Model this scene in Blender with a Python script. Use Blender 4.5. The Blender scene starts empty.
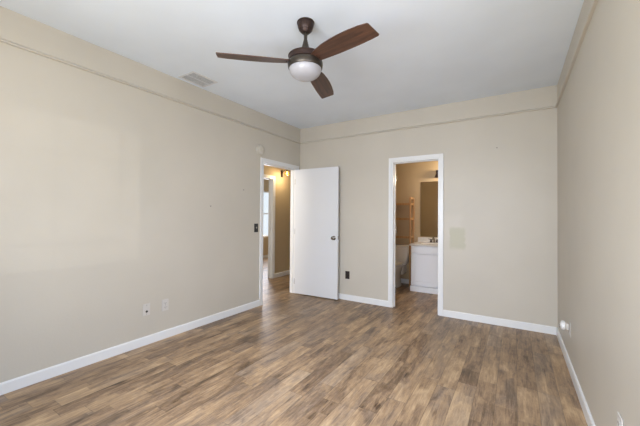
import bpy, bmesh, math, random
from mathutils import Vector, Matrix
random.seed(7)
R = math.radians
scene = bpy.context.scene
COL = scene.collection

# ------------------------------------------------------------------ camera
yaw, pit, rol = 0.5583, 0.0120, 0.0077
fwd = Vector((-math.sin(yaw)*math.cos(pit), math.cos(yaw)*math.cos(pit), math.sin(pit)))
r0 = Vector((math.cos(yaw), math.sin(yaw), 0)); u0 = r0.cross(fwd)
rt = math.cos(rol)*r0 + math.sin(rol)*u0
up = -math.sin(rol)*r0 + math.cos(rol)*u0
cd = bpy.data.cameras.new('camera'); cam = bpy.data.objects.new('camera', cd); COL.objects.link(cam)
m = Matrix((rt, up, -fwd)).transposed().to_4x4(); m.translation = Vector((3.0186, -4.2003, 1.2522))
cam.matrix_world = m
cd.sensor_fit = 'HORIZONTAL'; cd.sensor_width = 36; cd.lens = 312.84/640*36; cd.shift_y = -0.8/640
cd.clip_start = 0.02; cd.clip_end = 100
scene.camera = cam

# ------------------------------------------------------------------ world, light, exposure
w = bpy.data.worlds.new('world'); scene.world = w; w.use_nodes = True
w.node_tree.nodes['Background'].inputs[0].default_value = (0.80, 0.90, 1.0, 1)
w.node_tree.nodes['Background'].inputs[1].default_value = 1.0

def area(name, loc, target, sx, sy, power, col, spread=180):
    l = bpy.data.lights.new(name, 'AREA'); l.shape = 'RECTANGLE'; l.size = sx; l.size_y = sy
    l.energy = power; l.color = col; l.spread = R(spread)
    o = bpy.data.objects.new(name, l); COL.objects.link(o); o.location = loc
    o.rotation_euler = (Vector(target)-Vector(loc)).to_track_quat('-Z', 'Y').to_euler()
    return o
# daylight entering through the rear window and the right-hand window behind the camera
area('window_daylight', (2.05, -4.50, 1.42), (1.65, 0.0, 0.85), 1.65, 1.15, 40, (0.32, 0.59, 1.0))
area('window_low_daylight', (2.05, -4.50, 1.42), (2.1, -0.6, 0.0), 1.65, 1.15, 31, (0.77, 0.83, 1.0), 110)
area('side_window_daylight', (3.30, -3.65, 1.42), (0.0, -3.0, 0.95), 1.25, 1.15, 26, (0.30, 0.49, 1.0))
# light the ground outside sends up through the windows to the ceiling
area('window_ground_light', (2.05, -4.50, 1.40), (1.75, -1.2, 2.6), 1.65, 1.1, 32, (1.0, 0.70, 0.18))
area('side_window_ground_light', (3.30, -3.65, 1.40), (1.0, -2.4, 2.6), 1.25, 1.1, 15, (1.0, 0.70, 0.12))
# faint low sunlight falling through the side window grille onto the left wall
s = bpy.data.lights.new('low_sun', 'SUN'); s.energy = 0.22; s.angle = R(0.3); s.color = (1.0, 0.95, 0.88)
so = bpy.data.objects.new('low_sun', s); COL.objects.link(so)
so.rotation_euler = Vector((-3.4, 0.42, -0.02)).to_track_quat('-Z', 'Y').to_euler()
def point(name, loc, power, col, rad=0.03):
    l = bpy.data.lights.new(name, 'POINT'); l.energy = power; l.color = col; l.shadow_soft_size = rad
    o = bpy.data.objects.new(name, l); COL.objects.link(o); o.location = loc; return o

vs = scene.view_settings
scene.display_settings.display_device = 'sRGB'
vs.view_transform = 'Standard'; vs.look = 'None'; vs.gamma = 1.0; vs.use_curve_mapping = False
vs.exposure = 0.12

# ------------------------------------------------------------------ materials
def lin(c):
    return tuple(((x/255)/12.92 if x/255 <= 0.04045 else ((x/255+0.055)/1.055)**2.4) for x in c) + (1,)
def mat(name, rgb, rough=0.5, metal=0.0, spec=0.5):
    mt = bpy.data.materials.new(name); mt.use_nodes = True
    b = mt.node_tree.nodes['Principled BSDF']
    b.inputs['Base Color'].default_value = lin(rgb); b.inputs['Roughness'].default_value = rough
    b.inputs['Metallic'].default_value = metal; b.inputs['Specular IOR Level'].default_value = spec
    return mt
class NT:
    def __init__(s, mt): s.t = mt.node_tree; s.b = s.t.nodes['Principled BSDF']
    def n(s, typ, **kw):
        nd = s.t.nodes.new(typ)
        for k, v in kw.items(): setattr(nd, k, v)
        return nd
    def l(s, a, b): s.t.links.new(a, b)
    def val(s, sock, v):
        if hasattr(v, 'is_output') or isinstance(v, bpy.types.NodeSocket): s.l(v, sock)
        else: sock.default_value = v
    def math(s, op, a, b=0.0, c=None, clamp=False):
        nd = s.n('ShaderNodeMath', operation=op, use_clamp=clamp)
        s.val(nd.inputs[0], a); s.val(nd.inputs[1], b)
        if c is not None: s.val(nd.inputs[2], c)
        return nd.outputs[0]
    def comb(s, x, y, z):
        nd = s.n('ShaderNodeCombineXYZ')
        for i, v in enumerate((x, y, z)): s.val(nd.inputs[i], v)
        return nd.outputs[0]
    def noise(s, vec, scale, detail=3, rough=0.5, dist=0.0):
        nd = s.n('ShaderNodeTexNoise'); s.l(vec, nd.inputs['Vector'])
        nd.inputs['Scale'].default_value = scale; nd.inputs['Detail'].default_value = detail
        nd.inputs['Roughness'].default_value = rough; nd.inputs['Distortion'].default_value = dist
        return nd.outputs['Fac']
    def ramp(s, fac, stops):
        nd = s.n('ShaderNodeValToRGB'); s.l(fac, nd.inputs[0]); e = nd.color_ramp.elements
        while len(e) < len(stops): e.new(0.5)
        for i, (p, c) in enumerate(stops): e[i].position = p; e[i].color = lin(c) if len(c) == 3 else c
        return nd.outputs[0]
    def mix(s, fac, a, b, blend='MIX'):
        nd = s.n('ShaderNodeMix', data_type='RGBA', blend_type=blend)
        s.val(nd.inputs[0], fac); s.val(nd.inputs[6], a); s.val(nd.inputs[7], b); return nd.outputs[2]
    def mrange(s, v, a, b, c=0.0, d=1.0, smooth=False):
        nd = s.n('ShaderNodeMapRange', interpolation_type='SMOOTHSTEP' if smooth else 'LINEAR')
        s.val(nd.inputs[0], v)
        for i, x in enumerate((a, b, c, d)): nd.inputs[i+1].default_value = x
        return nd.outputs[0]
    def bump(s, h, strength, dist=0.01):
        nd = s.n('ShaderNodeBump'); s.l(h, nd.inputs['Height']); nd.inputs['Strength'].default_value = strength
        nd.inputs['Distance'].default_value = dist; s.l(nd.outputs[0], s.b.inputs['Normal'])
    def pos(s): return s.n('ShaderNodeNewGeometry').outputs['Position']
    def obj(s): return s.n('ShaderNodeTexCoord').outputs['Object']

WALL = (196, 189, 175)
def wall_material(name, rgb, patch=False, rough=0.45):
    mt = mat(name, rgb, rough, spec=0.35); t = NT(mt); p = t.pos()
    n1 = t.noise(p, 55, 4, 0.6); n2 = t.noise(p, 1.3, 3, 0.5)
    col = t.mix(t.mrange(n2, 0.35, 0.65, 0.0, 1.0), lin(rgb), lin(tuple(c*0.975 for c in rgb)))
    if patch:   # touched-up rectangle of a greener paint beside the bathroom door
        sp = t.n('ShaderNodeSeparateXYZ'); t.l(p, sp.inputs[0])
        wob = t.math('MULTIPLY', t.math('SUBTRACT', t.noise(p, 14, 3), 0.5), 0.07)
        dx = t.math('ABSOLUTE', t.math('SUBTRACT', t.math('ADD', sp.outputs[0], wob), 2.405))
        dz = t.math('ABSOLUTE', t.math('SUBTRACT', t.math('ADD', sp.outputs[2], wob), 0.985))
        k = t.math('MULTIPLY', t.mrange(dx, 0.105, 0.075, smooth=True), t.mrange(dz, 0.155, 0.10, smooth=True))
        col = t.mix(t.math('MULTIPLY', k, 0.75), col, lin((178, 174, 150)))
        # slightly paler halo round it
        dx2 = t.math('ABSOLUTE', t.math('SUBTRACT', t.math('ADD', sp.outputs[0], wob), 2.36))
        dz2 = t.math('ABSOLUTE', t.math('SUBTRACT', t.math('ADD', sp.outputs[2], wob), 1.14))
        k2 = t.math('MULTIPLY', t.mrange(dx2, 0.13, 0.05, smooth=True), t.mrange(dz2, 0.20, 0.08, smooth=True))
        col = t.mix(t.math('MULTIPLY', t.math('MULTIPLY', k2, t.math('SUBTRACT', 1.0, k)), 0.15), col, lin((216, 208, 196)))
    t.l(col, t.b.inputs['Base Color'])
    t.bump(n1, 0.18, 0.004)
    return mt
M = {}
M['wall'] = wall_material('wall_paint', WALL)
M['wall_patch'] = wall_material('wall_paint_touched_up', WALL, patch=True)
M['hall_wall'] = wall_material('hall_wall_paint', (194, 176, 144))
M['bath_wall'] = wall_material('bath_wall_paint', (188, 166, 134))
M['ceiling'] = wall_material('ceiling_paint', (229, 237, 246), rough=0.8)
M['white'] = mat('white_gloss_paint', (224, 224, 222), 0.32)
M['door'] = mat('white_door_paint', (215, 216, 217), 0.38)
t = NT(M['door']); sx = t.n('ShaderNodeMapping'); t.l(t.obj(), sx.inputs[0]); sx.inputs['Scale'].default_value = (30, 30, 1.5)
t.bump(t.noise(sx.outputs[0], 3, 3), 0.08, 0.002)

def floor_material():
    mt = mat('wood_laminate', (140, 115, 90), 0.42, spec=0.4); t = NT(mt)
    sp = t.n('ShaderNodeSeparateXYZ'); t.l(t.pos(), sp.inputs[0]); X, Y = sp.outputs[0], sp.outputs[1]
    def cells(W, L, seed):
        xs = t.math('DIVIDE', t.math('ADD', X, 20.03), W); xi = t.math('FLOOR', xs)
        wn = t.n('ShaderNodeTexWhiteNoise', noise_dimensions='2D'); t.l(t.comb(xi, seed, 0.0), wn.inputs['Vector'])
        yo = t.math('ADD', t.math('DIVIDE', t.math('ADD', Y, 20.0), L), t.math('MULTIPLY', wn.outputs['Value'], 7.0)); yi = t.math('FLOOR', yo)
        w2 = t.n('ShaderNodeTexWhiteNoise', noise_dimensions='3D'); t.l(t.comb(xi, yi, seed), w2.inputs['Vector'])
        c = t.n('ShaderNodeSeparateXYZ'); t.l(w2.outputs['Color'], c.inputs[0])
        fx = t.math('FRACT', xs); fy = t.math('FRACT', yo)
        ex = t.math('MULTIPLY', t.math('MINIMUM', fx, t.math('SUBTRACT', 1.0, fx)), W)
        ey = t.math('MULTIPLY', t.math('MINIMUM', fy, t.math('SUBTRACT', 1.0, fy)), L)
        return c.outputs[0], c.outputs[1], c.outputs[2], ex, ey
    r1, r1b, r1c, ex, ey = cells(0.126, 0.78, 3.0)
    r2, r2b, r2c, ex2, ey2 = cells(0.063, 0.41, 11.0)
    off = t.math('MULTIPLY', t.math('ADD', r1b, t.math('MULTIPLY', r2b, 0.0)), 53.0)
    off2 = t.math('MULTIPLY', r2b, 31.0)
    def streak(sx, sy, o, det, rough, dist):
        return t.noise(t.comb(t.math('ADD', t.math('MULTIPLY', X, sx), o), t.math('ADD', t.math('MULTIPLY', Y, sy), o), o), 1.0, det, rough, dist)
    blot = streak(10.0, 2.8, off, 5, 0.64, 0.7)      # smoky clouds
    mid = streak(34.0, 3.4, off, 5, 0.66, 1.0)      # cathedral grain
    fib = streak(110.0, 4.5, off2, 5, 0.72, 0.7)    # fine fibre
    scr = streak(30.0, 16.0, off2, 4, 0.7, 1.2)     # cross-saw mottling
    vo = t.n('ShaderNodeTexVoronoi', feature='F1'); t.l(t.comb(t.math('MULTIPLY', X, 7.0), t.math('MULTIPLY', Y, 2.6), off), vo.inputs['Vector'])
    vo.inputs['Scale'].default_value = 1.0
    knot = t.mrange(t.math('ADD', vo.outputs['Distance'], t.math('MULTIPLY', mid, 0.22)), 0.14, 0.30, 1.0, 0.0, True)
    fac = t.math('ADD', t.math('MULTIPLY', r1, 0.19), t.math('MULTIPLY', r2, 0.15))
    fac = t.math('ADD', fac, t.math('MULTIPLY', t.mrange(blot, 0.30, 0.70), 0.36))
    fac = t.math('ADD', fac, t.math('MULTIPLY', t.mrange(mid, 0.33, 0.67), 0.24))
    fac = t.math('ADD', fac, t.math('MULTIPLY', t.mrange(fib, 0.33, 0.67), 0.16))
    fac = t.math('ADD', fac, t.math('MULTIPLY', t.mrange(scr, 0.35, 0.65), 0.08))
    fac = t.math('SUBTRACT', fac, t.math('MULTIPLY', knot, 0.16), clamp=True)
    col = t.ramp(fac, [(0.18, (68, 51, 37)), (0.36, (106, 84, 62)), (0.52, (138, 113, 88)), (0.68, (164, 136, 104)), (0.88, (192, 163, 127))])
    grey = t.ramp(fac, [(0.18, (80, 69, 60)), (0.5, (134, 119, 104)), (0.84, (178, 163, 146))])
    col = t.mix(t.mrange(t.math('ADD', blot, t.math('MULTIPLY', r1c, 0.35)), 0.42, 0.68, 0.50, 0.0), col, grey)
    seam = t.math('MAXIMUM', t.mrange(ex, 0.0005, 0.0022, 1, 0), t.mrange(ey, 0.0005, 0.0022, 1, 0))
    col = t.mix(t.math('MULTIPLY', seam, 0.5), col, lin((62, 49, 39)))
    t.l(col, t.b.inputs['Base Color'])
    t.l(t.mrange(mid, 0.2, 0.8, 0.36, 0.50), t.b.inputs['Roughness'])
    t.bump(t.math('SUBTRACT', t.math('MULTIPLY', fib, 0.3), seam), 0.25, 0.002)
    return mt
M['floor'] = floor_material()

def wood(name, dark, light, scale=1.0, axis=0, rough=0.45):
    mt = mat(name, dark, rough); t = NT(mt); mp = t.n('ShaderNodeMapping'); t.l(t.obj(), mp.inputs[0])
    sc = [38*scale]*3; sc[axis] = 2.6*scale; mp.inputs['Scale'].default_value = sc
    n = t.noise(mp.outputs[0], 1.0, 5, 0.6, 1.2)
    t.l(t.ramp(n, [(0.3, dark), (0.7, light)]), t.b.inputs['Base Color']); t.bump(n, 0.1, 0.001)
    return mt
M['blade'] = wood('walnut_blade', (50, 34, 26), (94, 64, 48), 1.0, 0, 0.38)
M['shelf_wood'] = wood('golden_pine', (166, 122, 78), (204, 162, 114), 1.0, 2, 0.45)
def speck(name, rgb, rough, metal, amt=0.15, scale=120):
    mt = mat(name, rgb, rough, metal); t = NT(mt); n = t.noise(t.obj(), scale, 3)
    t.l(t.mix(t.mrange(n, 0.3, 0.7), lin(rgb), lin(tuple(c*(1-amt) for c in rgb))), t.b.inputs['Base Color'])
    return mt
M['bronze'] = speck('oil_rubbed_bronze', (82, 75, 67), 0.36, 0.75)
M['bronze_dark'] = speck('dark_bronze', (66, 50, 45), 0.42, 0.55)
M['opal'] = mat('opal_glass', (166, 165, 168), 0.3)
M['opal'].node_tree.nodes['Principled BSDF'].inputs['Subsurface Weight'].default_value = 0.2
M['opal'].node_tree.nodes['Principled BSDF'].inputs['Subsurface Radius'].default_value = (0.02, 0.02, 0.02)
M['plastic'] = speck('white_plastic', (202, 197, 189), 0.4, 0, 0.03)
M['almond'] = speck('almond_plastic', (196, 190, 176), 0.45, 0, 0.03)
M['grey_plastic'] = speck('grey_slot', (120, 116, 112), 0.5, 0)
M['black'] = speck('black_plastic', (30, 27, 25), 0.4, 0)
M['brown_plate'] = speck('dark_brown_plate', (48, 38, 34), 0.4, 0.1)
M['chrome'] = speck('chrome', (205, 203, 200), 0.16, 1.0, 0.04)
M['nickel'] = speck('aged_nickel', (150, 145, 138), 0.2, 1.0, 0.2)
M['vent'] = speck('vent_enamel', (216, 217, 218), 0.5, 0.0, 0.04)
M['vent_slat'] = speck('grey_slat', (196, 197, 198), 0.6, 0.0, 0.15, 60)  # slats a darker, mottled grey than the frame
M['vent_dark'] = speck('duct_shade_grey', (120, 120, 120), 0.7, 0.0, 0.1)
M['porcelain'] = speck('porcelain', (226, 220, 208), 0.15, 0, 0.02)
M['counter'] = speck('cultured_marble', (226, 222, 216), 0.22, 0, 0.06, 20)
M['cabinet'] = speck('painted_cabinet', (244, 245, 246), 0.4, 0, 0.02)
M['mirror'] = speck('mirror_silver', (215, 215, 212), 0.03, 1.0, 0.01)
M['vinyl'] = speck('window_vinyl', (232, 232, 232), 0.4, 0, 0.02)
M['grass'] = speck('outside_ground', (150, 148, 130), 0.9, 0, 0.3, 4)
gl = bpy.data.materials.new('window_glass'); gl.use_nodes = True; tn = gl.node_tree; tn.nodes.remove(tn.nodes['Principled BSDF'])
tr = tn.nodes.new('ShaderNodeBsdfTransparent'); go = tn.nodes.new('ShaderNodeBsdfGlossy'); go.inputs['Roughness'].default_value = 0.02
mx = tn.nodes.new('ShaderNodeMixShader'); mx.inputs[0].default_value = 0.06
tn.links.new(tr.outputs[0], mx.inputs[1]); tn.links.new(go.outputs[0], mx.inputs[2]); tn.links.new(mx.outputs[0], tn.nodes['Material Output'].inputs[0])
M['glass'] = gl
am = mat('amber_glass', (232, 190, 120), 0.15); am.node_tree.nodes['Principled BSDF'].inputs['Transmission Weight'].default_value = 0.85
M['amber'] = am
def emis(name, rgb, st):
    mt = mat(name, rgb, 0.5); b = mt.node_tree.nodes['Principled BSDF']
    b.inputs['Emission Color'].default_value = lin(rgb); b.inputs['Emission Strength'].default_value = st; return mt
M['bulb'] = emis('lit_bulb', (255, 226, 180), 14)

# ------------------------------------------------------------------ mesh helpers
def box(bm, x0, x1, y0, y1, z0, z1, bev=0.0, seg=2):
    v = [bm.verts.new((x, y, z)) for x in (x0, x1) for y in (y0, y1) for z in (z0, z1)]
    fs = [(0, 1, 3, 2), (4, 6, 7, 5), (0, 4, 5, 1), (2, 3, 7, 6), (0, 2, 6, 4), (1, 5, 7, 3)]
    fl = [bm.faces.new([v[i] for i in f]) for f in fs]
    if bev:
        es = list({e for f in fl for e in f.edges})
        bmesh.ops.bevel(bm, geom=es, offset=bev, segments=seg, affect='EDGES', profile=0.5)
def lathe(bm, prof, n=48, c=(0, 0, 0), mtx=None):
    c = Vector(c); rings = []
    for r, z in prof:
        if r < 1e-6: rings.append([bm.verts.new(mtx @ Vector((0, 0, z)) if mtx else c+Vector((0, 0, z)))])
        else:
            rg = []
            for i in range(n):
                a = 2*math.pi*i/n; p = Vector((r*math.cos(a), r*math.sin(a), z))
                rg.append(bm.verts.new(mtx @ p if mtx else c+p))
            rings.append(rg)
    for a, b in zip(rings, rings[1:]):
        for i in range(n):
            j = (i+1) % n
            if len(a) == 1 and len(b) == 1: continue
            if len(a) == 1: bm.faces.new((a[0], b[j], b[i]))
            elif len(b) == 1: bm.faces.new((a[i], a[j], b[0]))
            else: bm.faces.new((a[i], a[j], b[j], b[i]))
    for rg in (rings[0], rings[-1]):
        if len(rg) > 1: bm.faces.new(rg)
def tube(bm, pts, r, n=12):
    pts = [Vector(p) for p in pts]; rings = []
    for i, p in enumerate(pts):
        d = (pts[min(i+1, len(pts)-1)]-pts[max(i-1, 0)]).normalized()
        a = d.orthogonal().normalized() if i == 0 else (pa - d*pa.dot(d)).normalized()
        pa = a; b = d.cross(a); rr = r[i] if isinstance(r, (list, tuple)) else r
        rings.append([bm.verts.new(p + rr*(math.cos(2*math.pi*k/n)*a + math.sin(2*math.pi*k/n)*b)) for k in range(n)])
    for a, b in zip(rings, rings[1:]):
        for k in range(n): bm.faces.new((a[k], a[(k+1) % n], b[(k+1) % n], b[k]))
    bm.faces.new(rings[0]); bm.faces.new(rings[-1])
def prism(bm, poly, axis, a, b):
    """poly: 2D points in the two other axes, extruded along axis from a to b"""
    def P(q, t):
        l = list(q); l.insert(axis, t); return l
    A = [bm.verts.new(P(q, a)) for q in poly]; B = [bm.verts.new(P(q, b)) for q in poly]
    n = len(poly)
    for i in range(n): bm.faces.new((A[i], A[(i+1) % n], B[(i+1) % n], B[i]))
    bm.faces.new(A); bm.faces.new(B)
def obj(name, bm, m, parent=None, smooth=False, origin=None):
    bmesh.ops.recalc_face_normals(bm, faces=bm.faces)
    me = bpy.data.meshes.new(name)
    if origin is not None: bmesh.ops.translate(bm, verts=bm.verts, vec=-Vector(origin))
    bm.to_mesh(me); bm.free(); me.materials.append(m)
    if smooth:
        try: me.set_sharp_from_angle(angle=R(38))
        except Exception: pass
        for p in me.polygons: p.use_smooth = not (max(abs(c) for c in p.normal) > 0.9999 and p.area > 1e-4)
    o = bpy.data.objects.new(name, me); COL.objects.link(o)
    if origin is not None: o.location = origin
    if parent: o.parent = parent
    return o
def nb(): return bmesh.new()
def struct(name, bm, m, parent=None, smooth=False, label=None):
    o = obj(name, bm, m, parent, smooth)
    if not parent: o['kind'] = 'structure'
    if label: o['label'] = label
    return o
def tag(o, label, cat, group=None):
    o['label'] = label; o['category'] = cat
    if group: o['group'] = group
    return o
def thing(name, label, cat, loc=(0, 0, 0), rz=0.0, group=None):
    o = bpy.data.objects.new(name, None); COL.objects.link(o); o.location = loc; o.rotation_euler = (0, 0, rz)
    o.empty_display_size = 0.1
    return tag(o, label, cat, group)
def boxes(name, lst, m, parent=None, bev=0.0):
    b = nb()
    for q in lst: box(b, *q, bev=bev)
    return obj(name, b, m, parent, smooth=bev > 0)

# ------------------------------------------------------------------ dimensions
W, H, D = 3.4024, 2.6867, 4.62       # room: x 0..W, y 0 (back) .. -D (rear)
T = 0.11                              # wall thickness
HY0, HY1, HZ = -0.885, -0.108, 1.998  # hall doorway in left wall
BX0, BX1, BZ = 1.588, 2.180, 1.996    # bathroom doorway in back wall
HX = -1.10                            # far side of hall
FX = -3.25                            # far wall of the room across the hall
BD = 1.65                             # back wall of bathroom
C8 = 2.44

# ------------------------------------------------------------------ structure: bedroom
def S(name, lst, m, label):
    b = nb()
    for q in lst: box(b, *q)
    return struct(name, b, m, label=label)
S('floor', [(FX-0.2, W+T, -D-T, 3.6, -0.08, 0.0)], M['floor'], 'brown wood laminate floor')
S('ceiling', [(-T, W+T, -D-T, T, H, H+0.08)], M['ceiling'], 'flat white ceiling')
S('wall_left', [(-T, 0, -D-T, HY0-0.012, 0, H), (-T, 0, HY1+0.012, T, 0, H), (-T, 0, HY0-0.012, HY1+0.012, HZ+0.012, H)], M['wall'], 'long beige left wall')
S('wall_back', [(0, BX0-0.012, 0, T, 0, H), (BX1+0.012, W, 0, T, 0, H), (BX0-0.012, BX1+0.012, 0, T, BZ+0.012, H)], M['wall_patch'], 'beige back wall with a touched-up paint patch')
SY0, SY1, WZ0, WZ1 = -4.35, -2.97, 0.80, 2.08
S('wall_right', [(W, W+T, -D-T, SY0, 0, H), (W, W+T, SY1, T, 0, H), (W, W+T, SY0, SY1, 0, WZ0), (W, W+T, SY0, SY1, WZ1, H)], M['wall'], 'beige right wall')
WX0, WX1 = 1.15, 2.95
S('wall_rear', [(0, WX0, -D-T, -D, 0, H), (WX1, W, -D-T, -D, 0, H), (WX0, WX1, -D-T, -D, 0, WZ0), (WX0, WX1, -D-T, -D, WZ1, H)], M['wall'], 'beige rear wall with a window')

# windows behind the camera: frames, grilles, panes, sills
def window(name, a0, a1, z0, z1, face, axis, mull, grille_a, slats=False):
    """face: (outer, inner) coordinate span across the wall; axis: 0 for a window running along x, 1 along y"""
    wn = bpy.data.objects.new(name, None); COL.objects.link(wn); wn['kind'] = 'structure'
    f0, f1 = face
    def q(u0, u1, v0, v1, za, zb): return (u0, u1, v0, v1, za, zb) if axis == 0 else (v0, v1, u0, u1, za, zb)
    boxes('window_frame', [q(a0, a0+0.05, f0, f1, z0, z1), q(a1-0.05, a1, f0, f1, z0, z1), q(a0+0.05, a1-0.05, f0, f1, z0, z0+0.05), q(a0+0.05, a1-0.05, f0, f1, z1-0.05, z1)]
          + [q(x-0.02, x+0.02, f0, f1, z0+0.05, z1-0.05) for x in mull], M['vinyl'], wn, 0.004)
    mid = (f0+f1)/2
    boxes('grille', [q(a0+0.05, a1-0.05, mid-0.006, mid+0.006, z-0.011, z+0.011) for z in (1.04, 1.39, 1.75)] + [q(x-0.009, x+0.009, mid-0.006, mid+0.006, z0+0.05, z1-0.05) for x in grille_a], M['vinyl'], wn)
    boxes('glass_pane', [q(a0+0.05, a1-0.05, mid-0.0015, mid+0.0015, z0+0.05, z1-0.05)], M['glass'], wn)
    return wn
window('window_1', WX0, WX1, WZ0, WZ1, (-D-0.085, -D-0.03), 0, (2.05,), (1.6, 2.5))
window('window_3', SY0, SY1, WZ0, WZ1, (W+0.03, W+0.085), 1, (), (-3.19, -3.66, -4.13))
boxes('window_sill', [(WX0-0.04, WX1+0.04, -D-0.028, -D+0.05, WZ0-0.025, WZ0)], M['white'], bpy.data.objects['window_1'], 0.004)
boxes('window_sill', [(W-0.05, W+0.028, SY0-0.04, SY1+0.04, WZ0-0.025, WZ0)], M['white'], bpy.data.objects['window_3'], 0.004)

# rails (picture-rail ledge at 2.44 m)
RZ, RP = 2.44, 0.017
def rail(name, axis, a, b, side, label):
    bm = nb(); h = 0.026
    prof = [(0, RZ), (RP, RZ), (RP+0.003, RZ+0.006), (RP, RZ+0.013), (0.008, RZ+0.020), (0, RZ+h)]
    if axis == 1: poly = [((p[0]) if side > 0 else W-p[0], p[1]) for p in prof]; prism(bm, poly, 1, a, b)
    else: poly = [((-p[0]) if side > 0 else -D+p[0], p[1]) for p in prof]; prism(bm, poly, 0, a, b)
    return struct(name, bm, M['wall'], label=label)
rail('trim_1', 1, -D, 0, 1, 'thin beige ledge moulding high on the left wall')
rail('trim_2', 0, 0.021, W-0.021, 1, 'thin beige ledge moulding high on the back wall')
rail('trim_3', 1, -D, 0, -1, 'thin beige ledge moulding high on the right wall')

# baseboards
BH, BT = 0.082, 0.013
def bprof(): return [(0, 0), (BT, 0), (BT, BH-0.010), (BT-0.004, BH-0.002), (0.004, BH), (0, BH)]
def base(name, axis, a, b, f0, s, label):
    bm = nb(); prism(bm, [(f0+s*p[0], p[1]) for p in bprof()], axis, a, b)
    return struct(name, bm, M['white'], label=label)
CW = 0.064
base('baseboard_left', 1, -D, HY0-CW, 0, 1, 'white baseboard along the left wall')
base('baseboard_back', 0, BT, BX0-CW, 0, -1, 'white baseboard between the hall door and the bathroom doorway')
base('baseboard_back_right', 0, BX1+CW, W-BT, 0, -1, 'white baseboard right of the bathroom doorway')
base('baseboard_right', 1, -D, 0, W, -1, 'white baseboard along the right wall')
base('baseboard_rear', 0, BT, W-BT, -D, 1, 'white baseboard under the window')

# casings and jambs as one trim per doorway
def casing_x(name, xw, side, y0, y1, z, m, label, jamb_to=None, both=True):
    """doorway in a wall perpendicular to x; xw is wall face, side +1 faces +x"""
    bm = nb(); c = CW; t1, t2 = 0.016, 0.010
    def strip(ya, yb, za, zb, th):
        xs = sorted((xw, xw+side*th)); box(bm, xs[0], xs[1], ya, yb, za, zb, bev=0.0025)
    strip(y0-c, y0-c*0.35, 0, z+c, t1); strip(y0-c*0.35, y0, 0, z, t2)
    strip(y1+c*0.35, y1+c, 0, z+c, t1); strip(y1, y1+c*0.35, 0, z, t2)
    strip(y0-c*0.35, y1+c*0.35, z+c*0.35, z+c, t1); strip(y0-c*0.35, y1+c*0.35, z, z+c*0.35, t2)
    if jamb_to is not None:
        xs = sorted((xw, jamb_to)); a, b = xs
        box(bm, a, b, y0-0.012, y0, 0, z); box(bm, a, b, y1, y1+0.012, 0, z); box(bm, a, b, y0-0.012, y1+0.012, z, z+0.012)
        ms = a+0.035 if side > 0 else b-0.035
        box(bm, ms-0.006 if side > 0 else ms-0.03, ms+0.03 if side > 0 else ms+0.006, y0, y0+0.010, 0, z)
        box(bm, ms-0.006 if side > 0 else ms-0.03, ms+0.03 if side > 0 else ms+0.006, y1-0.010, y1, 0, z)
        box(bm, ms-0.006 if side > 0 else ms-0.03, ms+0.03 if side > 0 else ms+0.006, y0+0.01, y1-0.01, z-0.010, z)
    return struct(name, bm, m, label=label, smooth=True)
def casing_y(name, yw, side, x0, x1, z, m, label, jamb_to=None):
    bm = nb(); c = CW; t1, t2 = 0.016, 0.010
    def strip(xa, xb, za, zb, th):
        ys = sorted((yw, yw+side*th)); box(bm, xa, xb, ys[0], ys[1], za, zb, bev=0.0025)
    strip(x0-c, x0-c*0.35, 0, z+c, t1); strip(x0-c*0.35, x0, 0, z, t2)
    strip(x1+c*0.35, x1+c, 0, z+c, t1); strip(x1, x1+c*0.35, 0, z, t2)
    strip(x0-c*0.35, x1+c*0.35, z+c*0.35, z+c, t1); strip(x0-c*0.35, x1+c*0.35, z, z+c*0.35, t2)
    if jamb_to is not None:
        a, b = sorted((yw, jamb_to))
        box(bm, x0-0.012, x0, a, b, 0, z); box(bm, x1, x1+0.012, a, b, 0, z); box(bm, x0-0.012, x1+0.012, a, b, z, z+0.012)
        ym = (a+b)/2
        box(bm, x0, x0+0.010, ym-0.018, ym+0.018, 0, z); box(bm, x1-0.010, x1, ym-0.018, ym+0.018, 0, z); box(bm, x0+0.01, x1-0.01, ym-0.018, ym+0.018, z-0.010, z)
    return struct(name, bm, m, label=label, smooth=True)
casing_x('trim_4', 0, 1, HY0, HY1, HZ, M['white'], 'white casing of the hall doorway', jamb_to=-T)
casing_y('trim_5', 0, -1, BX0, BX1, BZ, M['white'], 'white casing of the bathroom doorway', jamb_to=T)
for z in (0.22, 1.06, 1.80):
    b = nb(); box(b, BX0, BX0+0.003, T-0.04, T-0.004, z-0.044, z+0.044); tube(b, [(BX0+0.006, T+0.002, z-0.045), (BX0+0.006, T+0.002, z+0.045)], 0.006)
    obj('hinge', b, M['chrome'], bpy.data.objects['trim_5'], True)
# ------------------------------------------------------------------ hall and the room across it
IY1, IZ = 0.605, 1.985        # doorway in hall wall: y from IY0 to IY1
IY0 = -0.30
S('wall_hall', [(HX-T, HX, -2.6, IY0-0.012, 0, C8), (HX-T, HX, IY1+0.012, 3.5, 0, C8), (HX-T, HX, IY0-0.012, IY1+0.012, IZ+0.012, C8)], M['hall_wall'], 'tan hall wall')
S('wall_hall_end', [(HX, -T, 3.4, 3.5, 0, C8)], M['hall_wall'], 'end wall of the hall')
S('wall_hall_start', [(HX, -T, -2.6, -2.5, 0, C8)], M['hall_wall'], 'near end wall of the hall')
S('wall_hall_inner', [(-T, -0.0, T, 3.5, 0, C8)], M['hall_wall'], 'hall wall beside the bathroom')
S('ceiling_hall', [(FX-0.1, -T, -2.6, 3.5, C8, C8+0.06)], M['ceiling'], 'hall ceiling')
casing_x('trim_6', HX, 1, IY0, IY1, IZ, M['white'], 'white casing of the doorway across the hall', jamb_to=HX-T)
b = nb(); box(b, HX-0.075, HX-0.045, IY1-0.0025, IY1, 0.98, 1.04); obj('strike_plate', b, M['nickel'], bpy.data.objects['trim_6'])
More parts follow.
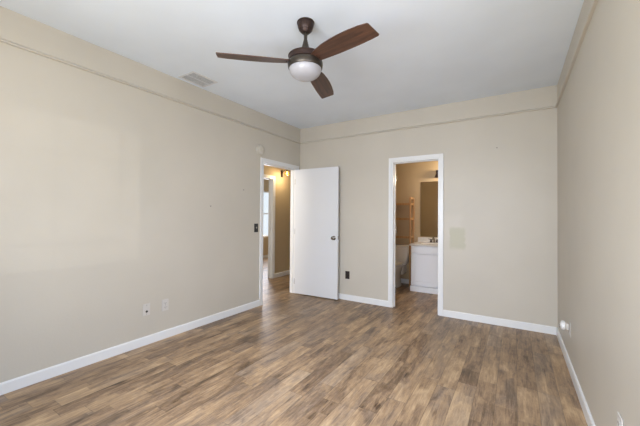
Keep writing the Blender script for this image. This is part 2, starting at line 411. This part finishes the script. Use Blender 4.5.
base('baseboard_hall', 1, IY1+CW, 3.4, HX, 1, 'white baseboard along the hall wall')
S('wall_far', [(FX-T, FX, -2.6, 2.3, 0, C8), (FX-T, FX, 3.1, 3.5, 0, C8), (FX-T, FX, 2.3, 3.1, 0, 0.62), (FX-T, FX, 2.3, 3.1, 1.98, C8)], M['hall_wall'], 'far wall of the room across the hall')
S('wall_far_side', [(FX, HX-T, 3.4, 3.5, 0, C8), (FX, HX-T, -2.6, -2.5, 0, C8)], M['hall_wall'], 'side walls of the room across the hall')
base('baseboard_far', 1, -2.5, 3.4, FX, 1, 'white baseboard in the room across the hall')
w2 = bpy.data.objects.new('window_2', None); COL.objects.link(w2); w2['kind'] = 'structure'
boxes('window_frame', [(FX-0.08, FX-0.03, 2.3, 2.34, 0.62, 1.98), (FX-0.08, FX-0.03, 3.06, 3.1, 0.62, 1.98), (FX-0.08, FX-0.03, 2.34, 3.06, 0.62, 0.66), (FX-0.08, FX-0.03, 2.34, 3.06, 1.94, 1.98), (FX-0.07, FX-0.04, 2.34, 3.06, 1.29, 1.32)], M['vinyl'], w2)
boxes('glass_pane', [(FX-0.056, FX-0.053, 2.34, 3.06, 0.66, 1.94)], M['glass'], w2)
area('far_window_daylight', (FX-0.01, 2.7, 1.3), (-1, 2.2, 1.0), 0.75, 1.3, 34, (0.92, 0.92, 1.0))

area('hall_fill', (-0.6, -2.45, 1.5), (-0.75, 1.0, 0.9), 0.8, 1.6, 46, (1.0, 0.95, 0.88))  # unseen fill lamp added to brighten the hall; the end wall has no opening
# hall wall lamp
lamp = thing('wall_lamp', 'lit wall lamp with amber glass shade and dark mount beyond the hall doorway', 'lamp', (HX, 0.875, 2.12))
b = nb(); box(b, 0.0, 0.014, -0.03, 0.03, -0.07, 0.07, bev=0.004); obj('mount_plate', b, M['bronze_dark'], lamp, True)
b = nb(); tube(b, [(0.012, 0, 0.02), (0.07, -0.02, 0.045), (0.14, -0.05, 0.07), (0.185, -0.07, 0.072), (0.20, -0.075, 0.060)], 0.007); obj('arm', b, M['bronze_dark'], lamp, True)
LC = (0.20, -0.075, -0.01)
b = nb(); lathe(b, [(0, 0.075), (0.018, 0.075), (0.022, 0.055), (0.022, 0.040), (0, 0.04)], 24, LC); obj('socket', b, M['bronze_dark'], lamp, True)
b = nb(); lathe(b, [(0.024, 0.048), (0.034, 0.03), (0.045, 0.0), (0.050, -0.035), (0.047, -0.036), (0.042, 0.0), (0.031, 0.028), (0.022, 0.044)], 32, LC); obj('shade', b, M['amber'], lamp, True)
b = nb(); lathe(b, [(0, 0.04), (0.012, 0.038), (0.013, 0.028), (0.022, 0.008), (0.024, -0.008), (0.017, -0.024), (0, -0.030)], 24, LC); obj('bulb', b, M['bulb'], lamp, True)
point('wall_lamp_light', (HX+0.22, 0.80, 2.03), 7, (1.0, 0.76, 0.46), 0.03)

# ------------------------------------------------------------------ bathroom shell
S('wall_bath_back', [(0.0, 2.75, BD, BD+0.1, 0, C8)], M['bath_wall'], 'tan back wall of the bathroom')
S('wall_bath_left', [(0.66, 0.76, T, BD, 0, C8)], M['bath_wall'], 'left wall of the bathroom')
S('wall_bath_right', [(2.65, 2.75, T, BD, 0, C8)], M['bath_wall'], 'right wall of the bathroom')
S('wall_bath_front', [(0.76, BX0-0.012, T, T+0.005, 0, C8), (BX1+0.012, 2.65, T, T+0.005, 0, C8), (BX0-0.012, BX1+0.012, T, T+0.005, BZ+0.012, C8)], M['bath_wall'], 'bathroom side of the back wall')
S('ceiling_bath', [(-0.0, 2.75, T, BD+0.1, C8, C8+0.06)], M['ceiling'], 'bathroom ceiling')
base('baseboard_bath', 0, 0.76, 1.50, BD, -1, 'white baseboard behind the toilet')

# ------------------------------------------------------------------ door_1 (open hall door)
dr = bpy.data.objects.new('door_1', None); COL.objects.link(dr); dr.location = (0.012, HY1-0.004, 0); dr.rotation_euler = (0, 0, R(2.2)); dr['kind'] = 'structure'
dr['label'] = 'open flat white hall door standing against the back wall'
DL, DT = 0.768, 0.035
boxes('door_panel', [(0.002, DL, -DT, 0.0, 0.014, 1.992)], M['door'], dr, 0.0025)
for s in (-1, 1):
    b = nb(); yb = -DT if s < 0 else 0.0
    q = Matrix.Translation((DL-0.06, yb, 0.925)) @ Matrix.Rotation(R(90 if s < 0 else -90), 4, 'X')
    lathe(b, [(0, 0), (0.032, 0), (0.032, 0.004), (0.024, 0.009), (0.013, 0.012), (0.011, 0.030), (0.018, 0.036), (0.026, 0.046), (0.027, 0.054), (0.022, 0.062), (0.010, 0.066), (0, 0.067)], 32, mtx=q)
    obj('door_knob', b, M['nickel'], dr, True)
boxes('latch_plate', [(DL-0.001, DL+0.0015, -0.029, -0.006, 0.90, 0.955)], M['nickel'], dr)
for z in (0.20, 1.0, 1.80):
    b = nb(); tube(b, [(-0.006, 0.0, z-0.045), (-0.006, 0.0, z+0.045)], 0.006)
    box(b, -0.004, 0.0025, -0.03, -0.002, z-0.044, z+0.044)
    obj('hinge', b, M['chrome'], dr, True)
    boxes('hinge_leaf', [(-0.012-0.032, -0.012, -0.003, -0.0005, z-0.044, z+0.044)], M['vent'], dr)

# ------------------------------------------------------------------ bathroom furniture
VX0, VX1, VY0, VZ = 1.515, 2.60, 1.10, 0.765
van = thing('vanity_cabinet', 'white painted vanity cabinet with recessed door below a drawer front in the bathroom', 'cabinet', (1.515, 1.10, 0))
def L(lst, ox=1.515, oy=1.10): return [(a-ox, b_-ox, c-oy, d-oy, e, f) for a, b_, c, d, e, f in lst]
# open-topped box: sides, back, front frame and a bottom, so the basin hangs free inside
boxes('body', L([(VX0, VX0+0.018, VY0+0.050, BD-0.003, 0.09, VZ), (VX1-0.018, VX1, VY0+0.050, BD-0.003, 0.09, VZ), (VX0+0.018, VX1-0.018, BD-0.02, BD-0.003, 0.09, VZ),
   (VX0+0.018, VX1-0.018, VY0+0.050, VY0+0.068, 0.09, VZ), (VX0+0.018, VX1-0.018, VY0+0.068, BD-0.02, 0.09, 0.108)]), M['cabinet'], van)
boxes('base_trim', L([(VX0-0.004, VX1, VY0-0.002, BD-0.003, 0.0, 0.09)]), M['cabinet'], van, 0.003)
def shaker(name, x0, x1, z0, z1):
    b = nb(); y0, y1 = VY0, VY0+0.048; f = 0.06
    for q in ((x0, x0+f, y0, y1, z0, z1), (x1-f, x1, y0, y1, z0, z1), (x0+f, x1-f, y0, y1, z0, z0+f), (x0+f, x1-f, y0, y1, z1-f, z1)): box(b, *L([q])[0], bev=0.003)
    box(b, *L([(x0+f-0.002, x1-f+0.002, y0+0.016, y1-0.001, z0+f-0.002, z1-f+0.002)])[0])
    return obj(name, b, M['cabinet'], van, True)
shaker('cabinet_door', VX0+0.012, VX0+0.53, 0.112, 0.626)
shaker('cabinet_door', VX0+0.545, VX1-0.012, 0.112, 0.626)
for a, c in ((VX0+0.012, VX0+0.53), (VX0+0.545, VX1-0.012)):
    boxes('drawer_front', L([(a, c, VY0, VY0+0.048, 0.648, 0.755)]), M['cabinet'], van, 0.004)
# counter with oval basin
ct = thing('vanity_countertop', 'white marble-look countertop with basin on the bathroom vanity', 'countertop', (1.50, 1.085, VZ))
b = nb(); cx, cy, N = 1.83-1.50, 1.36-1.085, 48
x0, x1, y0, y1 = 0, 1.12, 0, BD-0.003-1.085
def rim(z, s):
    return [b.verts.new((cx+0.21*s*math.cos(2*math.pi*i/N), cy+0.15*s*math.sin(2*math.pi*i/N), z)) for i in range(N)]
outer = []
for i in range(N):
    a = 2*math.pi*(i)/N; dx, dy = math.cos(a), math.sin(a); ts = []
    if dx > 1e-9: ts.append((x1-cx)/dx)
    if dx < -1e-9: ts.append((x0-cx)/dx)
    if dy > 1e-9: ts.append((y1-cy)/dy)
    if dy < -1e-9: ts.append((y0-cy)/dy)
    q = min(ts); outer.append([cx+dx*q, cy+dy*q])
for c in ((x0, y0), (x1, y0), (x0, y1), (x1, y1)):
    k = min(range(N), key=lambda i: (outer[i][0]-c[0])**2+(outer[i][1]-c[1])**2); outer[k] = list(c)
ot = [b.verts.new((p[0], p[1], 0.028)) for p in outer]; ob = [b.verts.new((p[0], p[1], 0.0)) for p in outer]
rs = [rim(0.028, 1.0), rim(0.022, 0.97), rim(-0.03, 0.9), rim(-0.08, 0.72), rim(-0.105, 0.4), rim(-0.11, 0.08)]
for A, B in [(ob, ot), (ot, rs[0])]+list(zip(rs, rs[1:])):
    for i in range(N): b.faces.new((A[i], A[(i+1) % N], B[(i+1) % N], B[i]))
b.faces.new(rs[-1])
obj('countertop_slab', b, M['counter'], ct)
boxes('backsplash', [(0, 1.12, y1-0.02, y1, 0.028, 0.115)], M['counter'], ct, 0.004)
b = nb(); lathe(b, [(0, 0), (0.02, 0), (0.02, 0.003), (0, 0.004)], 24, (cx, cy, -0.110)); obj('drain', b, M['chrome'], ct, True)
# faucet
fa = thing('basin_faucet', 'dark and chrome two-handle faucet behind the bathroom basin', 'faucet', (1.80, 1.565, VZ+0.0285))
b = nb(); box(b, -0.075, 0.075, -0.025, 0.025, 0, 0.012, bev=0.005, seg=3); obj('base', b, M['chrome'], fa, True)
b = nb(); tube(b, [(0, 0, 0.01), (0, 0, 0.05), (0, -0.02, 0.085), (0, -0.06, 0.095), (0, -0.10, 0.08), (0, -0.115, 0.06)], [0.016, 0.014, 0.012, 0.011, 0.010, 0.010], 16); obj('spout', b, M['nickel'], fa, True)
for sx_ in (-0.052, 0.052):
    b = nb(); lathe(b, [(0, 0.012), (0.020, 0.012), (0.018, 0.03), (0.012, 0.04), (0.016, 0.052), (0.012, 0.062), (0, 0.064)], 24, (sx_, 0, 0))
    tube(b, [(sx_, 0, 0.054), (sx_+(0.045 if sx_ > 0 else -0.045), -0.01, 0.066)], [0.007, 0.005]); obj('handle', b, M['bronze_dark'], fa, True)
# mirror
mi = thing('wall_mirror', 'frameless wall mirror above the bathroom vanity', 'mirror', (1.54, BD, 0.89))
boxes('mirror_glass', [(0, 1.0, -0.007, -0.001, 0, 1.0)], M['mirror'], mi, 0.002)
b = nb()
for q in ((0.15, 0.0), (0.85, 0.0), (0.15, 0.985), (0.85, 0.985)): box(b, q[0]-0.012, q[0]+0.012, -0.011, -0.0005, q[1]-0.006, q[1]+0.018, bev=0.002)
b.free()
# light bar above mirror
vl = thing('vanity_light', 'dark bronze vanity light just showing above the bathroom mirror', 'lamp', (1.945, BD, 2.04))
b = nb(); box(b, -0.13, 0.30, -0.02, 0, -0.045, 0.045, bev=0.008, seg=3); obj('back_plate', b, M['bronze_dark'], vl, True)
for k in (-0.08, 0.22):
    b = nb(); tube(b, [(k, -0.02, 0), (k, -0.08, 0.0), (k, -0.10, -0.015)], 0.009)
    obj('arm', b, M['bronze_dark'], vl, True)
    b = nb(); lathe(b, [(0, 0.0), (0.026, -0.004), (0.032, -0.02), (0.045, -0.05), (0.062, -0.085), (0.056, -0.085), (0.038, -0.045), (0.02, -0.02), (0, -0.02)], 28, (k, -0.10, -0.01)); obj('shade', b, M['bronze_dark'], vl, True)
# toilet
TX = 1.155
to = thing('toilet', 'white toilet partly hidden by the bathroom door jamb beneath the wooden shelf', 'toilet', (TX, BD-0.02, 0))
b = nb()
rings = []
for z, hw, y0, y1, r in ((0.37, 0.165, -0.17, 0, 0.04), (0.40, 0.19, -0.185, 0, 0.045), (0.55, 0.212, -0.195, 0, 0.045), (0.70, 0.222, -0.20, 0, 0.045)):
    rg = []
    for (cx_, cy_, a0) in ((hw-r, y1-r, 0), (-hw+r, y1-r, 90), (-hw+r, y0+r, 180), (hw-r, y0+r, 270)):
        for k in range(6):
            a = R(a0+k*18); rg.append(b.verts.new((cx_+r*math.cos(a), cy_+r*math.sin(a), z)))
    rings.append(rg)
for A, B in zip(rings, rings[1:]):
    for i in range(24): b.faces.new((A[i], A[(i+1) % 24], B[(i+1) % 24], B[i]))
b.faces.new(rings[0]); b.faces.new(rings[-1]); obj('tank', b, M['porcelain'], to, True)
b = nb(); box(b, -0.232, 0.232, -0.21, 0.004, 0.70, 0.732, bev=0.012, seg=3); obj('tank_lid', b, M['porcelain'], to, True)
def ell(b, z, a, c0, yb, n=32):
    """bowl outline: elongated oval; yb centre y, a half width, c0 half length"""
    return [b.verts.new((a*math.cos(2*math.pi*i/n), yb+c0*math.sin(2*math.pi*i/n), z)) for i in range(n)]
b = nb(); rg = [ell(b, *q) for q in ((0.0, 0.115, 0.24, -0.30), (0.05, 0.11, 0.235, -0.30), (0.16, 0.10, 0.20, -0.31), (0.26, 0.13, 0.22, -0.36), (0.35, 0.175, 0.25, -0.42), (0.385, 0.185, 0.26, -0.43), (0.385, 0.14, 0.205, -0.43), (0.30, 0.11, 0.15, -0.42), (0.22, 0.04, 0.06, -0.40))]
for A, B in zip(rg, rg[1:]):
    for i in range(32): b.faces.new((A[i], A[(i+1) % 32], B[(i+1) % 32], B[i]))
b.faces.new(rg[0]); b.faces.new(rg[-1])
box(b, -0.15, 0.15, -0.26, -0.01, 0.20, 0.372, bev=0.03, seg=3); obj('bowl', b, M['porcelain'], to, True)
b = nb(); rg = [ell(b, *q) for q in ((0.386, 0.188, 0.262, -0.43), (0.402, 0.190, 0.264, -0.43), (0.418, 0.186, 0.26, -0.43), (0.424, 0.15, 0.22, -0.43))]
for A, B in zip(rg, rg[1:]):
    for i in range(32): b.faces.new((A[i], A[(i+1) % 32], B[(i+1) % 32], B[i]))
b.faces.new(rg[0]); b.faces.new(rg[-1]); obj('seat_lid', b, M['plastic'], to, True)
b = nb(); tube(b, [(-0.16, -0.199, 0.64), (-0.16, -0.222, 0.64), (-0.10, -0.226, 0.635)], 0.007); obj('flush_lever', b, M['chrome'], to, True)
# over-toilet shelf
sh = thing('bathroom_shelf_rack', 'golden pine ladder shelf standing over the toilet in the bathroom', 'shelf', (TX, BD, 0))
PX, YF, YB = 0.265, -0.24, -0.03
for sx_ in (-PX, PX):
    for yy in (YF, YB):
        boxes('post', [(sx_-0.014, sx_+0.014, yy-0.014, yy+0.014, 0, 1.60)], M['shelf_wood'], sh, 0.002)
    for z in (0.10, 0.86, 1.19, 1.46, 1.57):
        boxes('side_rung', [(sx_-0.010, sx_+0.010, YF+0.014, YB-0.014, z, z+0.035)], M['shelf_wood'], sh, 0.002)
for z in (0.86, 1.19, 1.46):
    b = nb()
    for k in range(5):
        y = YF+0.02+k*(YB-YF-0.04)/4; box(b, -PX+0.014, PX-0.014, y-0.016, y+0.016, z+0.006, z+0.022, bev=0.002)
    box(b, -PX+0.014, PX-0.014, YF-0.008, YF+0.006, z, z+0.04, bev=0.002)
    obj('shelf_board', b, M['shelf_wood'], sh, True)
point('bathroom_light', (2.16, BD-0.30, 1.93), 17, (1.0, 0.82, 0.58), 0.05)

# ------------------------------------------------------------------ ceiling fan
FXc, FYc = 1.70, -2.31
fan = thing('ceiling_fan', 'three-blade ceiling fan with walnut blades, bronze motor and opal light globe', 'ceiling fan', (FXc, FYc, H))
def fz(z): return z-H
b = nb(); lathe(b, [(0, 0), (0.062, 0), (0.065, -0.004), (0.065, -0.010), (0.061, -0.013), (0.062, -0.017), (0.057, -0.040), (0.050, -0.058), (0.048, -0.061), (0.044, -0.062), (0.040, -0.070), (0.028, -0.082), (0, -0.084)], 48); obj('canopy', b, M['bronze_dark'], fan, True)
b = nb(); lathe(b, [(0, -0.080), (0.019, -0.082), (0.020, -0.090), (0.0135, -0.096), (0.0125, -0.130), (0.016, -0.140), (0.024, -0.175), (0.035, -0.218), (0.044, -0.238), (0.046, -0.252), (0, -0.252)], 32); obj('downrod', b, M['bronze'], fan, True)
b = nb(); lathe(b, [(0, -0.248), (0.112, -0.249), (0.123, -0.251), (0.127, -0.256), (0.127, -0.261), (0.124, -0.264), (0.124, -0.292), (0.117, -0.294), (0.117, -0.300), (0, -0.300)], 64); obj('motor_housing', b, M['bronze_dark'], fan, True)
b = nb(); lathe(b, [(0, -0.2995), (0.119, -0.2995), (0.128, -0.302), (0.130, -0.318), (0.126, -0.345), (0.122, -0.350), (0.112, -0.352), (0, -0.352)], 64); obj('light_ring', b, M['bronze'], fan, True)
b = nb(); lathe(b, [(0, -0.348)]+[(0.119*math.cos(a)**0.75, -0.348-0.076*math.sin(a)) for a in [R(k) for k in range(0, 90, 6)]]+[(0, -0.424)], 64); obj('globe', b, M['opal'], fan, True)
def blade_outline():
    pts = []
    Rt = 0.628
    ccw = [(0.095, 0.036), (0.16, 0.044), (0.30, 0.056), (0.45, 0.062), (0.57, 0.062), (Rt-0.008, 0.060), (Rt, 0.054)]
    cw = [(Rt-0.004, -0.050), (Rt-0.010, -0.058), (0.56, -0.071), (0.48, -0.080), (0.40, -0.084), (0.32, -0.083), (0.24, -0.076), (0.16, -0.060), (0.095, -0.040)]
    return ccw+cw
for ang in (-135, -15, 105):
    br = nb(); out = blade_outline(); th = 0.006
    A = [br.verts.new((x, y, th/2)) for x, y in out]; B = [br.verts.new((x, y, -th/2)) for x, y in out]; n = len(out)
    for i in range(n): br.faces.new((A[i], A[(i+1) % n], B[(i+1) % n], B[i]))
    fa_, fb_ = br.faces.new(A), br.faces.new(B)
    bl = obj('blade', br, M['blade'], fan)
    # twist so the counter-clockwise edge hangs lower
    bl.matrix_local = Matrix.Translation((0, 0, fz(2.387))) @ Matrix.Rotation(R(ang), 4, 'Z') @ Matrix.Rotation(R(2.0), 4, 'Y') @ Matrix.Rotation(R(-13), 4, 'X')
    b = nb(); box(b, 0.08, 0.155, -0.022, 0.022, 0.003, 0.009, bev=0.002)
    for q in ((0.11, 0.0), (0.14, 0.012), (0.14, -0.012)): lathe(b, [(0, -0.006), (0.004, -0.006), (0.004, 0.001), (0, 0.001)], 12, (q[0], q[1], 0))
    o = obj('blade_bracket', b, M['bronze_dark'], bl, True)

# ------------------------------------------------------------------ ceiling vent
vx0, vx1, vy0, vy1 = 0.055, 0.30, -2.25, -1.945
ve = thing('ceiling_vent', 'white slatted air vent in the ceiling beside the left wall', 'vent', (vx0, vy0, H))
w_, l_ = vx1-vx0, vy1-vy0; f = 0.022
boxes('frame', [(0, f, 0, l_, -0.008, 0), (w_-f, w_, 0, l_, -0.008, 0), (f, w_-f, 0, f, -0.008, 0), (f, w_-f, l_-f, l_, -0.008, 0)], M['vent'], ve, 0.002)
boxes('duct_shade_sheet', [(f, w_-f, f, l_-f, -0.0015, 0)], M['vent_dark'], ve)  # flat sheet under the closed ceiling; the duct's shade is put into its grey
ns = 14
for k in range(ns):
    y = f+(k+0.5)*(l_-2*f)/ns
    b = nb(); prism(b, [(y-0.0045, -0.0015), (y-0.003, -0.0015), (y+0.003, -0.009), (y+0.0015, -0.009)], 0, f, w_-f)
    obj('slat', b, M['vent_slat'], ve)
boxes('divider', [(w_/2-0.003, w_/2+0.003, f, l_-f, -0.0095, -0.0015)], M['vent'], ve)

# ------------------------------------------------------------------ wall devices
def basis_on(wall, a, z):
    """local frame: +x right along wall, +y out of wall, +z up"""
    if wall == 'left': return (0, a, z), R(-90)     # out = +x
    if wall == 'back': return (a, 0, z), R(180)     # out = -y
    if wall == 'right': return (W, a, z), R(90)     # out = -x
def plate(parent, m, w_=0.07, h=0.115, t_=0.006):
    b = nb(); box(b, -w_/2, w_/2, 0, t_, -h/2, h/2, bev=0.003, seg=3); return obj('cover_plate', b, m, parent, True)
def screw(parent, z, m, x=0, y=0.0055):
    b = nb(); lathe(b, [(0, 0), (0.0035, 0), (0.0035, 0.0012), (0, 0.0016)], 12, mtx=Matrix.Translation((x, y, z)) @ Matrix.Rotation(R(-90), 4, 'X')); obj('screw', b, m, parent, True)
def outlet(name, label, wall, a, z, mp, ms, group=None, top=True):
    loc, rz = basis_on(wall, a, z); o = thing(name, label, 'outlet', loc, rz, group); plate(o, mp); screw(o, 0, ms)
    for s in (1, -1):
        b = nb(); box(b, -0.016, 0.016, 0.005, 0.0085, s*0.022-0.0135, s*0.022+0.0135, bev=0.003, seg=3); r_ = obj('receptacle', b, mp, o, True)
        boxes('slot', [(x-0.0014, x+0.0014, 0.0083, 0.0092, s*0.022-0.003, s*0.022+0.006) for x in (-0.007, 0.007)] + [(-0.0025, 0.0025, 0.0083, 0.0092, s*0.022-0.010, s*0.022-0.006)], ms, r_)
    return o
# left wall pair
loc, rz = basis_on('left', -2.515, 0.337)
o = thing('wall_jack', 'white wall plate with a black jack hole, left one of the pair on left wall', 'wall plate', loc, rz)
plate(o, M['plastic']); screw(o, 0.042, M['grey_plastic']); screw(o, -0.042, M['grey_plastic'])
b = nb(); box(b, -0.014, 0.014, 0.005, 0.008, 0.004, 0.032, bev=0.002); obj('upper_port', b, M['plastic'], o, True)
b = nb(); lathe(b, [(0, 0), (0.0105, 0), (0.0105, 0.005), (0.006, 0.007), (0, 0.007)], 24, mtx=Matrix.Translation((0, 0.0055, -0.018)) @ Matrix.Rotation(R(-90), 4, 'X')); obj('jack_hole', b, M['black'], o, True)
outlet('wall_outlet', 'white duplex outlet, right one of the pair on left wall', 'left', -2.325, 0.337, M['plastic'], M['grey_plastic'])
outlet('wall_outlet', 'dark brown outlet on back wall between open door and bathroom', 'back', 0.889, 0.372, M['brown_plate'], M['black'])
# black switch
loc, rz = basis_on('left', -1.022, 1.082)
o = thing('light_switch', 'black light switch plate with a pale toggle beside the hall doorway', 'light switch', loc, rz)
plate(o, M['black'], 0.074, 0.118); b = nb(); box(b, -0.005, 0.005, 0.005, 0.016, -0.006, 0.014, bev=0.002); q = obj('toggle', b, M['almond'], o, True); q['label'] = 'pale toggle'
screw(o, 0.03, M['nickel']); screw(o, -0.03, M['nickel'])
# round detector above hall doorway
loc, rz = basis_on('left', -0.962, 2.168)
o = thing('smoke_detector', 'round beige detector on left wall above the hall doorway corner', 'smoke detector', loc, rz)
q = Matrix.Rotation(R(-90), 4, 'X')
b = nb(); lathe(b, [(0, 0), (0.072, 0), (0.072, 0.010), (0.066, 0.014), (0, 0.014)], 48, mtx=q); obj('mounting_base', b, M['almond'], o, True)
b = nb(); lathe(b, [(0, 0.012), (0.063, 0.012), (0.066, 0.020), (0.063, 0.030), (0.050, 0.036), (0.020, 0.040), (0.018, 0.038), (0, 0.038)], 48, mtx=q); obj('sensor_cover', b, M['almond'], o, True)
# right wall: outlet near the corner with plug-in device
outlet('wall_outlet', 'white outlet on right wall near the back corner, behind a plug-in', 'right', -0.90, 0.335, M['plastic'], M['grey_plastic'])
loc, rz = basis_on('right', -0.90, 0.357)
o = thing('plug_in_freshener', 'white plug-in air freshener on the right wall outlet near the back corner', 'air freshener', loc, rz)
b = nb(); box(b, -0.022, 0.022, 0.0095, 0.030, -0.028, 0.022, bev=0.006, seg=3); obj('plug_body', b, M['plastic'], o, True)
b = nb(); lathe(b, [(0, 0), (0.024, 0.002), (0.036, 0.010), (0.038, 0.024), (0.033, 0.034), (0.018, 0.040), (0, 0.041)], 32, mtx=Matrix.Translation((0, 0.026, 0.0)) @ Matrix.Rotation(R(-90), 4, 'X')); obj('scent_cap', b, M['white'], o, True)
b = nb(); lathe(b, [(0, 0), (0.015, 0.0), (0.014, 0.004), (0, 0.005)], 24, mtx=Matrix.Translation((0.004, 0.0655, -0.010)) @ Matrix.Rotation(R(-90), 4, 'X')); obj('vent_hole', b, M['nickel'], o, True)
# right wall: plate near camera with a plug
outlet('wall_outlet', 'white outlet on right wall at lower right, nearest the camera', 'right', -2.37, 0.35, M['plastic'], M['grey_plastic'])
# two nails left in the left wall, one in the back wall
def nail(label, wall, a_, z):
    loc, rz = basis_on(wall, a_, z); b = nb()
    lathe(b, [(0, -0.004), (0.0018, -0.004), (0.0018, 0.012), (0.0055, 0.013), (0.0055, 0.015), (0, 0.0155)], 16, mtx=Matrix.Rotation(R(-90), 4, 'X'))
    o = obj('nail', b, M['black'], None, True); o.location = loc; o.rotation_euler = (0, 0, rz); tag(o, label, 'nail')
nail('dark nail in left wall, the lower one nearer the camera', 'left', -1.788, 1.358)
nail('dark nail in left wall, the higher one nearer the doorway', 'left', -1.271, 1.584)
nail('dark nail high in back wall to the right of the bathroom doorway', 'back', 2.836, 2.065)
